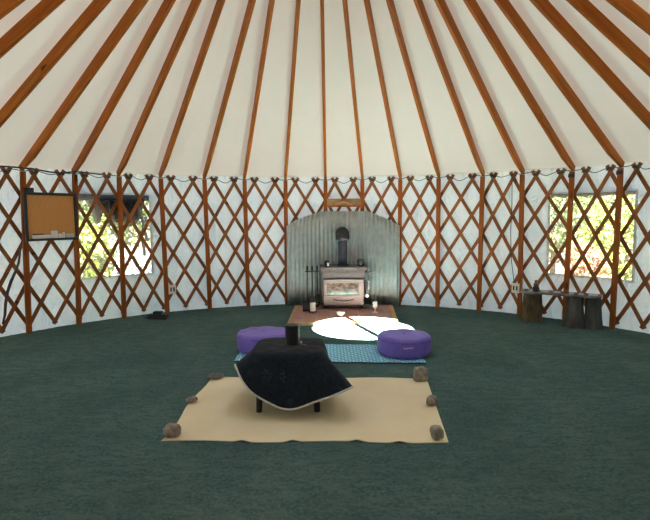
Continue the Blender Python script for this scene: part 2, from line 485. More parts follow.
# ------------------------------------------------------------------ lattice
def th_u(u):
    t = [TH[0] - 8.0 * k for k in range(3, 0, -1)] + TH + [TH[-1] + 8.0 * k for k in range(1, 4)]
    x = u + 3; i = max(0, min(len(t) - 2, int(math.floor(x)))); return t[i] + (t[i + 1] - t[i]) * (x - i)
lat = empty('lattice_wall', (0, 0, 0), 'crisscross brown wooden lattice around the white cloth wall', 'lattice')
Z0, DZ = 1.98, .27
LW, LT = .048, .010
for fam, rr in ((1, 4.545), (-1, 4.533)):
    for k in range(-6, 42):
        u0 = -1.75 + .5 * k
        u1 = u0 + fam * 1.75
        if max(u0, u1) < -1.9 or min(u0, u1) > 15.9: continue
        NS = 22; vs = []; fs = []
        e = .045
        path = []
        for i in range(NS + 1):
            t = -e + (1 + 2 * e * .7) * i / NS
            path.append((th_u(u0 + (u1 - u0) * t), Z0 - 7 * DZ * t))
        for i, (a, z) in enumerate(path):
            a2, z2 = path[min(i + 1, NS)]; a1, z1 = path[max(i - 1, 0)]
            tx = math.radians(a2 - a1) * rr; tz = z2 - z1; l = math.hypot(tx, tz)
            nx, nz = -tz / l, tx / l
            for (s, q) in ((-1, -1), (1, -1), (1, 1), (-1, 1)):
                vs.append(pol(a + math.degrees(nx * s * LW / 2 / rr), rr + q * LT / 2, z + nz * s * LW / 2))
        for i in range(NS):
            for j in range(4): fs.append((i * 4 + j, i * 4 + (j + 1) % 4, i * 4 + 4 + (j + 1) % 4, i * 4 + 4 + j))
        fs += [(3, 2, 1, 0), (NS * 4, NS * 4 + 1, NS * 4 + 2, NS * 4 + 3)]
        MB().add(vs, fs).build('lath', 'lath', lat, smooth=30)
# wire strung along the tips of the lattice, drooping and looping
pts = []; r2 = random.Random(3)
for k in range(-5, 66):
    u = .25 * k
    a = th_u(u)
    tip = (k % 2 == 1)
    if tip: pts.append(pol(a, 4.505, 2.035 + r2.uniform(-.008, .012)))
    else: pts.append(pol(a, 4.44, 1.995 - r2.uniform(0, .035)) if k % 4 else pol(a, 4.445, 2.02))
sm = []
for i in range(len(pts) - 1):
    p0, p1, p2, p3 = pts[max(i - 1, 0)], pts[i], pts[i + 1], pts[min(i + 2, len(pts) - 1)]
    for s in range(6):
        t = s / 6
        sm.append(.5 * ((2 * p1) + (p2 - p0) * t + (2 * p0 - 5 * p1 + 4 * p2 - p3) * t * t + (3 * p1 - p0 - 3 * p2 + p3) * t ** 3))
o = MB().tube(sm, .0055, 6).build('lighting_wire', 'cable'); tag(o, 'thin dark wire drooping along the tops of the lattice', 'wire')
# dark knots of cord binding each lattice tip
for k in range(-4, 33):
    a = th_u(.25 + .5 * k)
    bm = MB(); bm.tube([pol(a + t, 4.515 - .004 * math.cos(t * 3), 2.012 + .012 * math.sin(t * 5 + k)) for t in (-.55, -.25, 0, .25, .55)], [.007, .012, .014, .012, .007], 8)
    bm.build('cord_knot', 'cable', lat)
# heavier cable along the top left
o = MB().tube([pol(a, 4.43, z) for a, z in ((-63, 2.035), (-60, 2.05), (-57, 2.055), (-54, 2.05), (-51.5, 2.025), (-49.5, 2.02), (-47.4, 2.05), (-45, 2.04), (-43, 2.03))], .010, 8).build('power_cable', 'black')
tag(o, 'black power cable strung above the corkboard under the rafter ends', 'cable')
o = MB().tube([pol(a, 4.44, z) for a, z in ((-56.6, 1.10), (-56.75, 1.0), (-57.0, .90), (-57.6, .79), (-58.3, .68), (-58.9, .56), (-59.3, .42), (-59.5, .28), (-59.9, .18))], [.010, .012, .014, .016, .018, .018, .017, .015, .012], 8).build('hanging_cord', 'cable')
tag(o, 'dark cord hanging in a curve at the left edge, left of the corkboard', 'cord')
o = MB().tube([pol(a, 4.50, z) for a, z in ((37.0, 2.0), (37.1, 1.6), (37.0, 1.2), (37.25, .8), (37.9, .45))], .005, 6).build('outlet_cord', 'black')
tag(o, 'thin black cord running down the wall to the right outlet', 'cord')

# outlets
def outlet(a, z, label):
    t = empty('wall_outlet', pol(a, 4.45, z), label, 'outlet', 'wall outlets', -math.radians(a))
    MB().box(-.055, .055, -.012, .035, -.068, .068).build('cover_plate', 'outlet', t, bevel=.006)
    for s in (-1, 1):
        MB().box(s * .022 - .010, s * .022 + .010, -.017, -.011, -.03, .032).build('socket', 'black', t, bevel=.002)
outlet(-30.9, .36, 'cream wall outlet low on the left wall, just right of the black power box')
outlet(38.35, .395, 'cream wall outlet just left of the bench')

# ------------------------------------------------------------------ corkboard
aB = -51.75; rB = 4.40; wB = .64; hB = .605; zB = 1.157
bd = empty('corkboard', pol(aB, rB, zB), 'black-framed corkboard hanging on the lattice left of the left window', 'board', None, -math.radians(aB))
MB().box(-wB / 2 + .02, wB / 2 - .02, .0, .012, .02, hB - .02).build('cork_panel', 'board', bd)
fb = MB()
for (x0, x1, z0, z1) in ((-wB / 2, wB / 2, 0, .034), (-wB / 2, wB / 2, hB - .034, hB), (-wB / 2, -wB / 2 + .034, .034, hB - .034), (wB / 2 - .034, wB / 2, .034, hB - .034)):
    fb.box(x0, x1, -.018, .02, z0, z1)
fb.build('frame', 'frame', bd, bevel=.003)
MB().box(-wB / 2 + .02, wB / 2 - .02, -.06, -.012, .018, .032).build('ledge', 'frame', bd)
TB4 = Matrix.Translation(pol(aB, rB, zB)) @ Matrix.Rotation(-math.radians(aB), 4, 'Z')
def onboard(name, mat, x0, x1, z0, z1, label, cat, y0=-.045, y1=-.02, group=None):
    o = MB().box(x0, x1, y0, y1, z0, z1).build(name, mat, matrix=TB4.copy(), bevel=.003); return tag(o, label, cat, group)
onboard('paper_strip', 'paper', -.255, -.035, .033, .075, 'white paper strip on the corkboard ledge, at its left', 'paper')
onboard('marker', 'black', -.25, -.12, .078, .092, 'dark marker lying on the paper strip of the corkboard ledge', 'marker')
onboard('card_box', 'paper', -.03, .045, .033, .125, 'tall white box standing in the middle of the corkboard ledge', 'box')
onboard('eraser', 'paper', .05, .105, .033, .085, 'white eraser block next to the tall white box on the ledge', 'eraser')
onboard('chalk_stub', 'white', .112, .135, .033, .105, 'thin white upright chalk piece on the corkboard ledge', 'chalk')
onboard('note_card', 'palegreen', .15, .25, .033, .085, 'pale green card leaning at the right end of the corkboard ledge', 'card')
o = MB().box(-.285, -.20, -.02, .06, hB, hB + .055).build('clip_device', 'black', matrix=TB4.copy(), bevel=.006)  # plain black device, gives no light
tag(o, 'small black device perched on the top left of the corkboard frame', 'device')

# ------------------------------------------------------------------ window flaps
def flap_roll(a0, a1, zc, rad, label):
    N = 30
    pts = [pol(a0 + (a1 - a0) * i / N, R + .085, zc + .006 * math.sin(i)) for i in range(N + 1)]
    o = MB().tube(pts, [rad * (1 + .12 * math.sin(i * 1.7)) for i in range(N + 1)], 10).build('rolled_flap', 'darkcanvas')
    tag(o, label, 'window flap', 'rolled window flaps'); return o
flap_roll(42.8, 57.5, 1.715, .028, 'thin dark rolled canvas flap along the top of the right window')
o = flap_roll(-48.2, -33.6, 1.725, .05, 'bulky dark green canvas flap sagging in folds at the top of the left window')
def lobe(u, v):
    a = -44.6 + 9.9 * u
    # lower edge of the sagging bundle
    def lo(x):
        key = [(-44.6, .04), (-43.9, .20), (-43.1, .40), (-42.4, .37), (-41.9, .17), (-41.4, .30), (-40.8, .42), (-39.8, .36), (-38.8, .42), (-37.6, .44), (-36.4, .40), (-35.4, .30), (-34.7, .03)]
        for (x0, y0), (x1, y1) in zip(key, key[1:]):
            if x0 <= x <= x1: return y0 + (y1 - y0) * (x - x0) / (x1 - x0)
        return .03
    q = 2 * PI * v; h = lo(a) / 2
    wav = 1 + .2 * math.sin(a * 5 + 3 * math.cos(q))
    return pol(a, R + .135 + .07 * math.sin(q) * wav, 1.74 - h + h * math.cos(q))
MB().grid(lobe, 60, 18).build('sagging_fold', 'darkcanvas', o)
bm = MB()
for s in range(2):
    a = -35.3 + .45 * s
    bm.grid(lambda u, v: pol(a - .3 + .55 * u + .25 * math.sin(v * 9 + s), R + .10 + .02 * math.sin(v * 17 + s * 2), 1.45 - (.58 - .2 * s) * v), 2, 24)
bm.build('strap', 'strap', o, solid=.012)

# ------------------------------------------------------------------ heat shield
rS = 4.40; s0, s1 = -7.75, 15.75
def topz(a):
    key = [(s0, 1.29), (-5.8, 1.385), (-2.6, 1.475), (-.5, 1.525), (9.2, 1.52), (12.5, 1.42), (s1, 1.29)]
    for (x0, y0), (x1, y1) in zip(key, key[1:]):
        if x0 <= a <= x1: return y0 + (y1 - y0) * (a - x0) / (x1 - x0)
    return 1.29
arc = math.radians(s1 - s0) * rS
ncor = arc / .066
b = MB()
b.grid(lambda u, v: pol(s0 + (s1 - s0) * u, rS + .0135 * math.sin(2 * PI * ncor * u), .002 + (topz(s0 + (s1 - s0) * u) - .002) * v), 324, 8)
o = b.build('heat_shield', 'galv', smooth=180, solid=.002); tag(o, 'arched corrugated grey metal heat shield behind the wood stove', 'heat shield')
# carved plank above it
pk = empty('carved_plank', pol(4.2, 4.445, 1.59), 'short carved wooden plank between two posts above the heat shield', 'plank', None, -math.radians(4.2))
MB().box(-.27, .27, -.012, .012, 0, .135).build('board', 'plank', pk, bevel=.004)
MB().box(-.27, .27, -.02, -.010, 0, .022).build('lower_rail', 'post', pk, bevel=.003)
bm = MB()
for i in range(-3, 4):
    z = .085 - .012 * abs(i); x = i * .038
    bm.lathe([(.001, 0), (.012 if i % 2 else .018, .003), (.02 if i % 2 else .026, .0), (.001, -.006)], (0, 0, 0), 10)
    for q in range(len(bm.v) - 40, len(bm.v)):
        vx, vy, vz = bm.v[q]; bm.v[q] = (x + vx * 1.5, -.012 + vz * 2, z + vy)
bm.tube([(-.13, -.013, .045), (-.06, -.02, .075), (0, -.022, .10), (.06, -.02, .075), (.13, -.013, .045)], [.006, .012, .016, .012, .006], 8)
bm.build('carved_relief', 'relief', pk)

# ------------------------------------------------------------------ hearth
hz = .04
hx = [(-.475, 2.86), (.985, 2.98), (1.07, 4.20), (-.45, 4.24)]
ht = empty('hearth_pad', (.3, 3.5, 0), 'red tiled hearth pad with wooden trim under the wood stove', 'hearth')
def lp(p, z): return (p[0] - .3, p[1] - 3.5, z)
b = MB(); b.add([lp(p, 0) for p in hx] + [lp(p, hz - .004) for p in hx], [(0, 1, 2, 3), (4, 5, 6, 7), (0, 1, 5, 4), (1, 2, 6, 5), (2, 3, 7, 6), (3, 0, 4, 7)])
b.build('tile_top', 'tile', ht)
for i in range(4):
    p, q = Vector(hx[i]), Vector(hx[(i + 1) % 4]); d = (q - p).normalized(); nrm = Vector((-d.y, d.x))
    if i == 2: continue
    a0, a1 = p - d * (.0 if i == 0 else -.05), q - d * 0
    A = [a0 - nrm * .012, a1 - nrm * .012, a1 + nrm * .045, a0 + nrm * .045]
    bb = MB(); bb.add([lp(v, .0) for v in A] + [lp(v, hz) for v in A], [(0, 1, 2, 3), (4, 5, 6, 7), (0, 1, 5, 4), (1, 2, 6, 5), (2, 3, 7, 6), (3, 0, 4, 7)])
    bb.build('wood_trim', 'trim', ht, bevel=.004)

# ------------------------------------------------------------------ wood stove
st = empty('wood_stove', (.295, 3.93, hz), 'grey iron wood stove with a glass door and black flue pipe', 'stove')
Z = lambda z: z - hz
MB().box(-.335, .335, .015, .37, Z(.125), Z(.60)).build('firebox', 'stove', st, bevel=.008)
MB().box(-.365, .365, -.04, .40, Z(.645), Z(.675)).build('top_plate', 'stove', st, bevel=.008)
MB().box(-.345, .345, 0, .38, Z(.600), Z(.645)).build('top_collar', 'stove', st, bevel=.004)
MB().box(-.20, .20, -.052, -.038, Z(.640), Z(.655)).build('top_lip', 'chrome', st, bevel=.003)
MB().box(-.30, .30, .06, .34, Z(.06), Z(.125)).build('ash_pan', 'blackiron', st, bevel=.008)
for sx in (-1, 1):
    for y in (.05, .31): MB().tube([(sx * .27, y, Z(.125)), (sx * .285, y - .01, 0)], [.03, .022], 10).build('leg', 'blackiron', st)
MB().box(-.34, .42, -.07, .03, Z(.075), Z(.09)).build('ash_lip', 'stove', st, bevel=.005)
dr = empty('door', (0, 0, 0), None, None); dr.parent = st
bm = MB()
x0, x1, z0, z1 = -.30, .31, Z(.092), Z(.485); g0, g1, h0, h1 = -.245, .225, Z(.245), Z(.43)
for (a, b_, c, d) in ((x0, x1, z0, h0), (x0, x1, h1, z1), (x0, g0, h0, h1), (g1, x1, h0, h1)): bm.box(a, b_, -.035, .015, c, d)
bm.build('door_frame', 'stovedoor', dr, bevel=.005)
MB().box(g0, g1, -.015, -.005, h0, h1).build('door_glass', 'stoveglass', dr)
bm = MB()
for (a, b_, c, d) in ((g0 - .02, g1 + .02, h0 - .02, h0), (g0 - .02, g1 + .02, h1, h1 + .02), (g0 - .02, g0, h0, h1), (g1, g1 + .02, h0, h1)): bm.box(a, b_, -.043, -.034, c, d)
bm.build('glass_bezel', 'stovedoor', dr, bevel=.003)
MB().tube([(-.16, -.045, Z(.185)), (-.10, -.05, Z(.165)), (0, -.052, Z(.155)), (.10, -.05, Z(.165)), (.16, -.045, Z(.185))], .008, 8).build('arch_ornament', 'stove', dr)
MB().tube([(.335, -.02, Z(.19)), (.335, -.02, Z(.49))], .014, 8).build('hinge_bar', 'blackiron', st)
hd = MB().tube([(.335, -.02, Z(.45)), (.36, -.05, Z(.45)), (.385, -.05, Z(.43))], .007, 8).build('door_handle', 'blackiron', st)
MB().tube([(.385, -.05, Z(.475)), (.39, -.05, Z(.40)), (.378, -.05, Z(.33))], [.012, .016, .010], 10).build('grip', 'chrome', hd)
MB().tube([(.36, -.03, Z(.235)), (.36, -.06, Z(.235))], .022, 12).build('air_knob', 'chrome', st)
MB().box(.345, .47, .10, .30, Z(.555), Z(.570)).build('side_shelf', 'stovedoor', st, bevel=.003)
fl = MB().tube([(.0, .20, Z(.675)), (0, .20, Z(1.05))], .072, 24).build('flue_pipe', 'pipe', st)
MB().tube([(.0, .20, Z(.672)), (0, .20, Z(.70))], .088, 24).build('pipe_collar', 'pipe', fl)
el = [(0, .20, Z(1.072)), (0, .20, Z(1.08))]
for k in range(1, 11):
    q = PI / 2 * k / 10; el.append((0, .20 + .088 * (1 - math.cos(q)), Z(1.08) + .088 * math.sin(q)))
el.append((0, .448, Z(1.168)))
MB().tube(el, [.080, .100] + [.106] * (len(el) - 2), 28).build('elbow', 'blackiron', st, smooth=60)

# things on and around the stove
zt = .678
mg = empty('candle_jar', (.045, 3.98, zt), 'small black-and-white jar on the left of the stove top', 'jar')
MB().lathe([(.034, 0), (.038, .01), (.038, .085), (.03, .09)], n=20).build('holder', 'black', mg)
MB().box(.004, .036, -.052, -.03, .01, .06).build('white_label', 'white', mg, bevel=.004)
o = MB().lathe([(.035, 0), (.05, .025), (.053, .06), (.05, .105), (.045, .107), (.045, .09)], (.565, 3.98, zt), 20).build('tumbler', 'black')
tag(o, 'round black tumbler on the right of the stove top', 'tumbler')

ts = empty('fire_tool_stand', (-.185, 4.10, hz), 'black fireplace tool stand with hanging tools, left of the stove', 'fireplace tools')
MB().lathe([(.10, 0), (.10, .015), (.03, .03), (.012, .04)], n=20).build('base', 'blackiron', ts)
MB().tube([(0, 0, .03), (0, 0, .60)], .010, 8).build('pole', 'blackiron', ts)
MB().box(-.11, .11, -.008, .008, .54, .555).build('hanger_bar', 'blackiron', ts)
MB().tube([(-.075, -.02, .62), (-.08, -.02, .10)], .008, 8).build('poker', 'blackiron', ts)
bm = MB().tube([(.0, -.03, .62), (.0, -.03, .16)], .008, 8); bm.box(-.035, .035, -.04, -.02, .05, .16); bm.build('shovel', 'blackiron', ts)
bm = MB().tube([(.08, -.02, .62), (.085, -.02, .22)], .008, 8); bm.lathe([(.015, .2), (.04, .08), (.045, .05)], (.085, -.02, 0), 12); bm.build('brush', 'blackiron', ts)
for x in (-.075, 0, .08):
    MB().lathe([(.008, 0), (.017, .03), (.017, .09), (.008, .11)], (x, -.02 if x else -.03, .53), 10).build('tool_handle', 'black', ts)

o = empty('kindling_bin', (-.255, 3.72, hz), 'square black bin on the hearth behind the white pillar candle', 'bin')
bm = MB(); w = .06
for (a, b_, c, d) in ((-w, w, -w, -w + .01), (-w, w, w - .01, w), (-w, -w + .01, -w, w), (w - .01, w, -w, w)): bm.box(a, b_, c, d, .015, .13)
bm.box(-w, w, -w, w, .012, .022); bm.build('body', 'blackiron', o)
for sx in (-1, 1):
    for sy in (-1, 1): MB().box(sx * .05 - .01, sx * .05 + .01, sy * .05 - .01, sy * .05 + .01, 0, .014).build('foot', 'blackiron', o)
cd = empty('pillar_candle', (-.165, 3.56, hz), 'white pillar candle on a dark footed stand, left front of the stove', 'candle')
MB().lathe([(.041, .028), (.042, .035), (.042, .145), (.036, .150), (.008, .142)], n=22).build('wax', 'white', cd)
MB().tube([(0, 0, .14), (.002, 0, .165)], .003, 6).build('wick', 'black', cd)
MB().lathe([(.055, .018), (.058, .022), (.058, .028), (.05, .028)], n=22).build('stand', 'blackiron', cd)
for k in range(3):
    q = 2 * PI * k / 3 - PI / 2
    MB().tube([(.045 * math.cos(q), .045 * math.sin(q), .02), (.055 * math.cos(q), .055 * math.sin(q), 0)], .007, 8).build('foot', 'blackiron', cd)
cb = empty('candle_bowl', (.235, 3.30, hz), 'small white candle bowl in the sunlight before the stove door', 'bowl')
MB().lathe([(.028, 0), (.03, .006), (.055, .035), (.062, .062), (.056, .062), (.048, .036), (.02, .014)], n=24).build('bowl', 'white', cb)
MB().lathe([(.047, .03), (.05, .042), (.01, .044)], n=20).build('wax', 'white', cb)
g = empty('candle_goblet', (.745, 3.56, hz), 'stemmed glass candle holder on the right of the hearth', 'candle holder')
MB().lathe([(.05, 0), (.05, .006), (.012, .018), (.010, .06), (.03, .075), (.036, .09), (.036, .10)], n=20).build('stem', 'glassbit', g)
MB().lathe([(.036, .09), (.037, .16), (.033, .16), (.031, .10)], n=20).build('cup', 'white', g)

# ------------------------------------------------------------------ rug and cushions
def slabcloth(name, mat, corners, nu, nv, th, fn, parent=None):
    """closed thin cloth lying on the carpet; fn(u,v) lifts it"""
    A, B_, Cc, D = [Vector((*c, 0)) for c in corners]
    b = MB(); top = []; 
    def P(u, v):
        return (A * (1 - u) + B_ * u) * (1 - v) + (D * (1 - u) + Cc * u) * v
    for j in range(nv + 1):
        for i in range(nu + 1):
            u, v = i / nu, j / nv; p = P(u, v); dx, dy, dz = fn(u, v); b.v.append((p.x + dx, p.y + dy, th + dz))
    n0 = len(b.v)
    for k in range(n0):
        x, y, z = b.v[k]; b.v.append((x, y, max(.0006, z - th)))
    W = nu + 1
    for j in range(nv):
        for i in range(nu):
            a = j * W + i; b.f.append((a, a + 1, a + W + 1, a + W)); b.f.append((n0 + a, n0 + a + W, n0 + a + W + 1, n0 + a + 1))
    edge = [i for i in range(W)] + [j * W + nu for j in range(1, nv + 1)] + [nv * W + i for i in range(nu - 1, -1, -1)] + [j * W for j in range(nv - 1, 0, -1)]
    for k in range(len(edge)):
        a, c = edge[k], edge[(k + 1) % len(edge)]; b.f.append((a, n0 + a, n0 + c, c))
    return b.build(name, mat, parent, smooth=50)
rg = slabcloth('woven_rug', 'rug', [(-.90, 1.22), (1.00, 1.11), (1.02, 1.79), (-.88, 1.90)], 60, 24, .012,
               lambda u, v: (.006 * math.sin(v * 21), .006 * math.sin(u * 40), .002 * math.sin(u * 50) * math.sin(v * 30)))
tag(rg, 'light blue woven rug under the two purple cushions', 'rug')
MB().tube([(-.90 + 1.90 * t, 1.212 - .11 * t + .006 * math.sin(t * 40), .007) for t in [i / 40 for i in range(41)]], .007, 6).build('bound_edge', 'rugedge', rg)

def cushion(loc, label, r, h, seed):
    t = empty('meditation_cushion', loc, label, 'cushion', 'purple floor cushions')
    bm = MB(); n = 64; prof = []
    K = 22
    for k in range(K + 1):
        q = -PI / 2 + PI * k / K
        cr, sr = math.cos(q), math.sin(q)
        pr = math.copysign(abs(cr) ** .62, cr); pz = math.copysign(abs(sr) ** .75, sr)
        prof.append((max(.002, r * (.80 + .20 * pr) if abs(cr) > .35 else r * (.80 + .20 * .35 ** .5) * (abs(cr) / .35) ** .9), h / 2 + h / 2 * pz))
    vs = []; fs = []
    for i, (rr, z) in enumerate(prof):
        for j in range(n):
            q = 2 * PI * j / n
            pl = 1 + .010 * math.cos(q * 16) * (1 if .15 < z / h < .85 else .4) + .018 * noise.noise(Vector((math.cos(q) * 2, math.sin(q) * 2, z * 8 + seed)))
            zz = z + (.012 * noise.noise(Vector((math.cos(q) * rr * 9, math.sin(q) * rr * 9, seed))) if z > h * .6 else 0)
            vs.append((rr * pl * math.cos(q), rr * pl * math.sin(q), max(0, zz)))
    for i in range(K):
        for j in range(n):
            fs.append((i * n + j, i * n + (j + 1) % n, (i + 1) * n + (j + 1) % n, (i + 1) * n + j))
    fs.append(tuple(range(n - 1, -1, -1))); fs.append(tuple(K * n + j for j in range(n)))
    bm.add(vs, fs); bm.build('cover', 'purple', t, smooth=60)
    for z, q in ((h * .80, .975), (h * .16, .965)):
        MB().tube([(r * q * math.cos(2 * PI * j / 48), r * q * math.sin(2 * PI * j / 48), z) for j in range(49)], .006, 6, False).build('piping', 'darkpurple', t)
    hb = MB().tube([(r * .99 * math.cos(a), r * 1.0 * math.sin(a), h * .58 + .004 * math.sin((a - 1.5) * 6)) for a in [-1.75 + .07 * i for i in range(6)]], .010, 6)
    hb.build('carry_handle', 'handle', t)
    MB().lathe([(.02, 0), (.018, .006), (.004, .010)], (0, 0, h - .006), 14).build('centre_button', 'darkpurple', t)
cushion((-.65, 1.62, .0155), 'round purple floor cushion at the left end of the rug, behind the draped table', .285, .205, 1.0)
cushion((.84, 1.46, .0155), 'round purple floor cushion at the right end of the rug beside the sunlit patch', .282, .205, 5.0)

# ------------------------------------------------------------------ sheet, table, cloth
def sheetlift(u, v):
    dz = 0; dy = 0; dx = 0
    if v < .06:
        for c in (.285, .46, .685, .83): dz += .014 * math.exp(-((u - c) / .022) ** 2) * (1 - v / .06)
        dy = .012 * math.sin(u * 13) * (1 - v / .06)
    if v > .95: dy = .012 * math.sin(u * 17 + 1)
    if u < .05: dx = .014 * math.sin(v * 9)
    dz += .003 * max(0, noise.noise(Vector((u * 9, v * 6, 1))))
    return (dx, dy, dz)
o = slabcloth('ground_sheet', 'sheet', [(-1.05, -.565), (.80, -.615), (.915, .665), (-1.02, .725)], 160, 60, .005, sheetlift)
tag(o, 'beige cloth sheet spread on the carpet, held down by stones', 'sheet')

tx, ty, tz = -.262, .12, .45
zs = .0065
tb = empty('low_table', (tx, ty, zs), 'small low black table hidden under the dark cloth', 'table')
MB().box(-.235, .235, -.235, .235, tz - .04 - zs, tz - .006 - zs).build('table_top', 'tablewood', tb, bevel=.02)
for sx in (-1, 1):
    for sy in (-1, 1):
        MB().tube([(sx * .20, sy * .20, tz - .04 - zs), (sx * .215, sy * .215, 0)], [.03, .022], 12).build('leg', 'tablewood', tb)
def drape(phi, s):
    """round cloth over a square top: flares at the corners, hangs lower mid-side"""
    c, sn = math.cos(phi), math.sin(phi)
    a = .245
    e = a / ((abs(c) ** 5 + abs(sn) ** 5) ** (1 / 5))
    dg = math.degrees(phi) % 360
    def lobe_at(c0, w):
        x = abs((dg - c0 + 180) % 360 - 180) / w; return math.exp(-x * x)
    lf, rt, br, bk = lobe_at(200, 34), lobe_at(321, 26), lobe_at(48, 30), lobe_at(128, 30)
    Lc = .60 + .035 * lobe_at(268, 50) - .15 * lf + .035 * rt - .02 * br - .02 * bk
    fl = math.radians(12 + 5 * lobe_at(268, 40) + 41 * lf + 38 * rt + 10 * br + 16 * bk)
    d = s * Lc
    if d <= e:
        k = d / e
        z = tz + .010 - .010 * k ** 6 + .004 * noise.noise(Vector((d * c * 12, d * sn * 12, 4)))
        return Vector((tx + d * c, ty + d * sn, z))
    l = d - e
    # short round-over at the edge
    rr = .035; ang = PI / 2 - fl; al = rr * ang
    if l < al:
        q = l / rr; out = rr * math.sin(q); dn = rr * (1 - math.cos(q))
    else:
        out = rr * math.sin(ang) + (l - al) * math.sin(fl); dn = rr * (1 - math.cos(ang)) + (l - al) * math.cos(fl)
    w = (l / .35)
    out += .016 * w * (1 - .95 * min(1, lf * 1.6)) * math.sin(phi * 8 + 1.0) + .012 * w * noise.noise(Vector((phi * 3, l * 6, 2)))
    return Vector((tx + (e + out) * c, ty + (e + out) * sn, max(.02, tz - dn)))
tc = MB(); NP, NSg = 160, 44
tc.v.append(tuple(drape(0, 0)))
for k in range(1, NSg + 1):
    for j in range(NP): tc.v.append(tuple(drape(2 * PI * j / NP, k / NSg)))
for j in range(NP): tc.f.append((0, 1 + j, 1 + (j + 1) % NP))
for k in range(NSg - 1):
    for j in range(NP):
        a = 1 + k * NP
        tc.f.append((a + j, a + (j + 1) % NP, a + NP + (j + 1) % NP, a + NP + j))
co = tc.build('table_cloth', 'cloth', smooth=80, solid=.005); tag(co, 'dark charcoal-blue cloth with a pale hem draped over the low table', 'tablecloth')
hm = [drape(2 * PI * j / NP, 1.0) for j in range(NP + 1)]
MB().tube(hm, .0072, 6, False).build('hem', 'hem', co)
# a few pale stitched motifs on the front of the cloth
bm = MB()
def motif(phi0, s0, n, ln, wd):
    for k in range(n):
        q = 2 * PI * k / n
        pts = []
        for f in (.35, .7, 1.0):
            p = drape(phi0 + math.cos(q) * ln * f * 2.2, s0 + math.sin(q) * ln * f * 1.8)
            nn = Vector((math.cos(phi0), math.sin(phi0), .6)).normalized(); pts.append(p + nn * .004)
        bm.tube(pts, [wd * .6, wd, wd * .4], 5)
motif(-PI / 2 - .08, .66, 5, .035, .0022)
bm.build('stitched_motif', 'stitch', co); bm = MB()
motif(-PI / 2 - .42, .72, 8, .045, .0016)
bm.build('stitched_motif', 'stitch', co)

cn = empty('canister', (-.240, .12, tz + .012), 'black cylindrical canister standing on the draped table', 'canister')
MB().lathe([(.050, 0), (.054, .004), (.054, .132), (.051, .136)], n=28).build('body', 'black', cn)
MB().lathe([(.056, .131), (.056, .147), (.052, .151), (.004, .151)], n=28).build('lid', 'black', cn)
o = MB().lathe([(.026, 0), (.030, .004), (.028, .012), (.014, .016)], (-.155, .055, tz + .008), 20).build('small_dish', 'black')
tag(o, 'tiny black dish to the right of the canister on the draped table', 'dish')
o = MB().lathe([(.008, 0), (.011, .006), (.010, .016), (.004, .02)], (-.172, .135, tz + .010), 12).build('glint', 'glassbit')  # pale dot modelled for the glint at the canister's side
tag(o, 'tiny pale glint, modelled as a dot, beside the canister on the draped table', 'glint')

# ------------------------------------------------------------------ stones
def stone(loc, size, mat, label, seed, rz=0, tilt=0, boxy=0):
    bm = bmesh.new(); bmesh.ops.create_icosphere(bm, subdivisions=4, radius=1)
    for v in bm.verts:
        p = v.co.copy()
        if boxy:
            m = max(abs(p.x), abs(p.y), abs(p.z)); p = p.lerp(p / m * .85, boxy)
            if p.z > .3: p.x *= 1 - .22 * (p.z - .3); p.y *= 1 - .2 * (p.z - .3)
        d = 1 + .16 * noise.noise(p * 1.4 + Vector((seed, 0, 0))) + .06 * noise.noise(p * 3.5 + Vector((0, seed, 0)))
        v.co = Vector((p.x * d * size[0] / 2, p.y * d * size[1] / 2, p.z * d * size[2] / 2))
    bmesh.ops.rotate(bm, verts=bm.verts, cent=(0, 0, 0), matrix=Matrix.Rotation(tilt, 3, 'Y') @ Matrix.Rotation(rz, 3, 'Z'))
    zm = min(v.co.z for v in bm.verts)
    # rest on a small flattened face
    h = size[2]
    for v in bm.verts:
        if v.co.z < zm + h * .10: v.co.z = zm + h * .10
    for v in bm.verts: v.co.z -= zm + h * .10
    me = bpy.data.meshes.new('stone'); bm.to_mesh(me); bm.free(); me.materials.append(M[mat])
    for p in me.polygons: p.use_smooth = True
    o = bpy.data.objects.new('stone', me); C.objects.link(o); o.location = loc
    return tag(o, label, 'stone', 'stones holding the sheet down')
zz = .0085
stone((-1.00, -.50, zz), (.118, .10, .095), 'stonea', 'brown rounded stone at the near left corner of the beige sheet', 1.3)
stone((-1.03, .10, zz), (.095, .07, .045), 'stonea', 'small flat brown stone halfway along the left edge of the sheet', 2.7, .5, -.2)
stone((-.965, .675, zz), (.135, .085, .05), 'stonec', 'flat dark stone at the far left corner of the sheet', 4.1, .2)
stone((.85, .60, zz), (.130, .11, .145), 'stoneb', 'tall blocky grey-brown stone at the far right corner of the sheet', 5.9, .2, .08, .75)
stone((.825, .015, zz), (.105, .085, .078), 'stonea', 'squat reddish-brown stone halfway along the right edge of the sheet', 7.7, 1.0, .1)
stone((.735, -.565, zz), (.088, .085, .105), 'stoneb', 'rounded grey-brown stone at the near right corner of the sheet', 9.2, .3, -.15, .3)

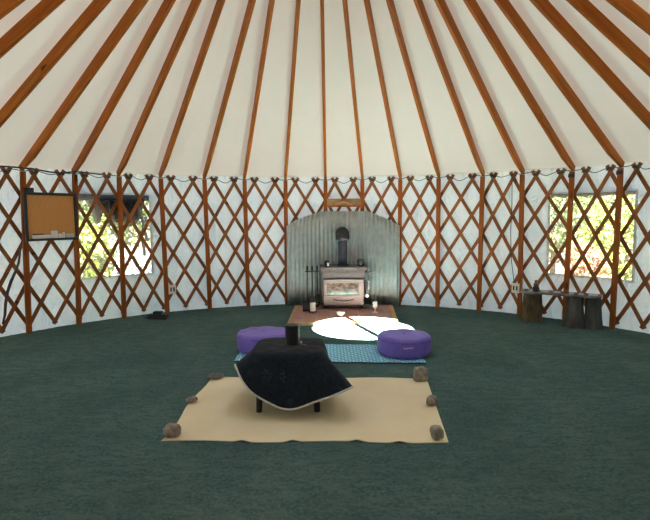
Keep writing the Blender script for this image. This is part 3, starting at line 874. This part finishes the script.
# ------------------------------------------------------------------ bench
bn = empty('bench', (3.05, 2.85, 0), 'rustic bench of a grey slab on tree stumps below the right window', 'bench')
def bl(x, y, z): return (x - 3.05, y - 2.85, z)
def outline(n):
    key = [(2.66, 2.97), (2.86, 2.87), (3.08, 2.73), (3.28, 2.58), (3.40, 2.49), (3.48, 2.56), (3.555, 2.655), (3.40, 2.77), (3.18, 2.93), (2.95, 3.08), (2.76, 3.20), (2.69, 3.10)]
    out = []
    for i in range(len(key)):
        p0, p1, p2, p3 = [Vector(key[(i + k) % len(key)]) for k in (-1, 0, 1, 2)]
        for s in range(n):
            t = s / n
            out.append(.5 * ((2 * p1) + (p2 - p0) * t + (2 * p0 - 5 * p1 + 4 * p2 - p3) * t * t + (3 * p1 - p0 - 3 * p2 + p3) * t ** 3))
    return out
ol = outline(6); N = len(ol)
b = MB()
b.add([bl(p.x, p.y, .397) for p in ol] + [bl(p.x, p.y, .432) for p in ol], [tuple(range(N)), tuple(range(N, 2 * N))] + [(i, (i + 1) % N, N + (i + 1) % N, N + i) for i in range(N)])
b.build('seat_slab', 'slab', bn, bevel=.008)
def stump(c, prof, mat, seed, sq=(1, 1), name='stump_leg', flute=.10):
    vs = []; fs = []; n = 40; K = 20
    for i in range(K + 1):
        t = i / K
        r = prof[0] + (prof[1] - prof[0]) * t + prof[2] * (1 - t) ** 4
        for j in range(n):
            q = 2 * PI * j / n
            k = 1 + flute * noise.noise(Vector((math.cos(q) * 2.2, math.sin(q) * 2.2, t * 1.2 + seed))) * 2 + .04 * noise.noise(Vector((math.cos(q) * 6, math.sin(q) * 6, t * 4 + seed)))
            vs.append(bl(c[0] + r * k * math.cos(q) * sq[0], c[1] + r * k * math.sin(q) * sq[1], .396 * t))
    for i in range(K):
        for j in range(n): fs.append((i * n + j, i * n + (j + 1) % n, (i + 1) * n + (j + 1) % n, (i + 1) * n + j))
    fs += [tuple(range(n)), tuple(K * n + j for j in range(n))]
    o = MB().add(vs, fs).build(name, mat, bn, smooth=60); return o
s_ = stump((2.87, 3.15), (.125, .118, .012), 'bark', 2.0, flute=.06); s_['label'] = 'brown bark-covered stump leg'
s_ = stump((3.26, 2.74), (.105, .085, .06), 'greybark', 6.0, flute=.14); s_['label'] = 'grey weathered stump leg'
s_ = stump((3.43, 2.63), (.095, .09, .02), 'greybark', 9.5, flute=.12); s_['label'] = 'dark grey stump leg'
fg = empty('carved_ornament', (2.86, 3.02, .432), 'small brown carved ornament sitting on the left end of the bench', 'ornament', None, -.6)
MB().lathe([(.038, 0), (.045, .012), (.042, .04), (.03, .055)], n=18).build('base', 'blackiron', fg)
MB().lathe([(.03, .05), (.036, .07), (.03, .095), (.016, .105)], n=18).build('body', 'carved', fg)
MB().lathe([(.008, .10), (.022, .112), (.022, .13), (.006, .142)], n=16).build('head', 'carved', fg)

# black box on the carpet at the left
bx = empty('power_strip', (-2.36, 3.36, 0), 'small black power box on the carpet by the left wall', 'power box', None, math.radians(-8))
MB().box(-.14, .14, -.05, .05, 0, .075).build('body', 'black', bx, bevel=.01)
MB().box(-.06, .06, -.045, .045, .07, .115).build('plug_block', 'black', bx, bevel=.01)
MB().tube([(-.14, 0, .025), (-.19, .02, .012), (-.24, .05, .010), (-.26, .10, .010)], .009, 8).build('cord', 'black', bx)

# ------------------------------------------------------------------ outside
def plant(name, loc, size, mat, n, leaf, label, cat, seed, trunk=0):
    r = random.Random(seed)
    t = empty(name, (*loc, -.25), label, cat, 'shrubs and trees outside')
    bm = MB(); zc = trunk + size[2] / 2
    for i in range(n):
        q = r.uniform(0, 2 * PI); c = r.uniform(-1, 1); s = math.sqrt(1 - c * c); d = r.uniform(.45, 1) * (1 + .35 * noise.noise(Vector((s * math.cos(q) * 1.6, s * math.sin(q) * 1.6, c * 1.6 + seed))))
        p = Vector((s * math.cos(q) * size[0] / 2 * d, s * math.sin(q) * size[1] / 2 * d, max(.03, zc + c * size[2] / 2 * d)))
        u = Vector((r.gauss(0, 1), r.gauss(0, 1), r.gauss(0, 1))).normalized(); w = u.orthogonal().normalized()
        l = leaf * r.uniform(.6, 1.3)
        bm.add([p - u * l, p + w * l * .45, p + u * l, p - w * l * .45 + Vector((0, 0, l * .15))], [(0, 1, 2, 3)])
    bm.build('foliage', mat, t, smooth=0)
    b2 = MB().tube([(0, 0, 0), (.02, .02, zc * .5), (0, 0, zc)], [.06 + .03 * trunk, .05 + .02 * trunk, .02], 8)
    for k in range(4):
        q = k * PI / 2 + seed
        b2.tube([(0, 0, zc * .4), (size[0] * .2 * math.cos(q), size[1] * .2 * math.sin(q), zc * .9)], [.03, .01], 6)
    b2.build('stem', 'trunk', t)
P = plant
P('leafy_shrub', (5.55, 5.5), (1.9, 1.7, 2.1), 'leafy', 1500, .085, 'yellow-green shrub close outside the right window', 'shrub', 1)
P('leafy_tree', (5.6, 8.6), (2.6, 2.4, 2.4), 'leafg', 1800, .10, 'green tree outside behind the shrub in the right window', 'tree', 2, .5)
P('leafy_tree', (9.6, 7.2), (2.8, 2.6, 2.6), 'leafy', 1800, .11, 'yellow-green tree far right outside the right window', 'tree', 3, .4)
P('rusty_shrub', (4.25, 4.45), (.85, .8, 1.25), 'leafr', 800, .07, 'rusty pink low shrub outside the right window', 'shrub', 4)
P('leafy_tree', (9.5, 12.6), (4, 4, 3.4), 'leafg', 1800, .14, 'large green tree in the distance outside the right window', 'tree', 5, .5)
P('leafy_shrub', (-4.0, 4.7), (1.0, .9, 1.7), 'leafy', 1200, .08, 'yellow-green shrub at the left side of the left window', 'shrub', 6)
P('sage_shrub', (-4.75, 7.0), (1.3, 1.2, 1.5), 'leafs', 900, .06, 'silvery low sage shrub outside the left window', 'shrub', 7)
P('sage_shrub', (-3.35, 5.7), (1.0, 1.0, 1.05), 'leafs', 1000, .065, 'silvery sage shrub seen at the right of the left window', 'shrub', 8)
P('rusty_shrub', (-3.5, 8.2), (1.2, 1.1, 1.5), 'leafr', 900, .07, 'rusty pink shrub in the middle of the left window', 'shrub', 9)
P('leafy_tree', (-6.4, 10.8), (3.0, 2.8, 3.0), 'leafg', 1600, .13, 'green tree in the distance outside the left window', 'tree', 10, .5)

# ------------------------------------------------------------------ light
w = bpy.data.worlds.new('sky'); bpy.context.scene.world = w; w.use_nodes = True
nt = w.node_tree; bg = nt.nodes['Background']
tcn = nt.nodes.new('ShaderNodeTexCoord'); sx = nt.nodes.new('ShaderNodeSeparateXYZ')
nt.links.new(tcn.outputs['Generated'], sx.inputs[0])
cr = ramp(nt, sx.outputs['Z'], [(0, (2.6, 2.65, 2.7)), (.10, (2.0, 2.1, 2.2)), (.30, (.62, .78, 1.0)), (1, (.36, .56, .95))])
nt.links.new(cr, bg.inputs['Color']); bg.inputs['Strength'].default_value = 7.0
sun = bpy.data.lights.new('sun', 'SUN'); sun.energy = 680; sun.angle = math.radians(.53); sun.color = (1, .955, .88)
so = bpy.data.objects.new('sun', sun); C.objects.link(so)
d = Vector((.50, 2.70, .0)) - Vector((0, 0, zr - .05))
so.rotation_euler = d.to_track_quat('-Z', 'Y').to_euler(); so.location = (0, -8, 12)

# ------------------------------------------------------------------ camera
cam = bpy.data.cameras.new('camera'); co_ = bpy.data.objects.new('camera', cam); C.objects.link(co_)
cam.sensor_fit = 'HORIZONTAL'; cam.sensor_width = 36; cam.lens = 505 / 650 * 36; cam.clip_start = .05; cam.clip_end = 300
mt = Matrix.Rotation(PI / 2 - .08716, 4, 'X') @ Matrix.Rotation(-.00602, 4, 'Z')
mt.translation = (.0178, -3.7247, 1.4493); co_.matrix_world = mt
sc = bpy.context.scene; sc.camera = co_
sc.view_settings.view_transform = 'Standard'; sc.view_settings.look = 'None'
sc.view_settings.gamma = 1; sc.view_settings.exposure = 0; sc.view_settings.use_curve_mapping = False
sc.cycles.max_bounces = 14; sc.cycles.diffuse_bounces = 9; sc.cycles.transparent_max_bounces = 16
sc.cycles.use_denoising = True
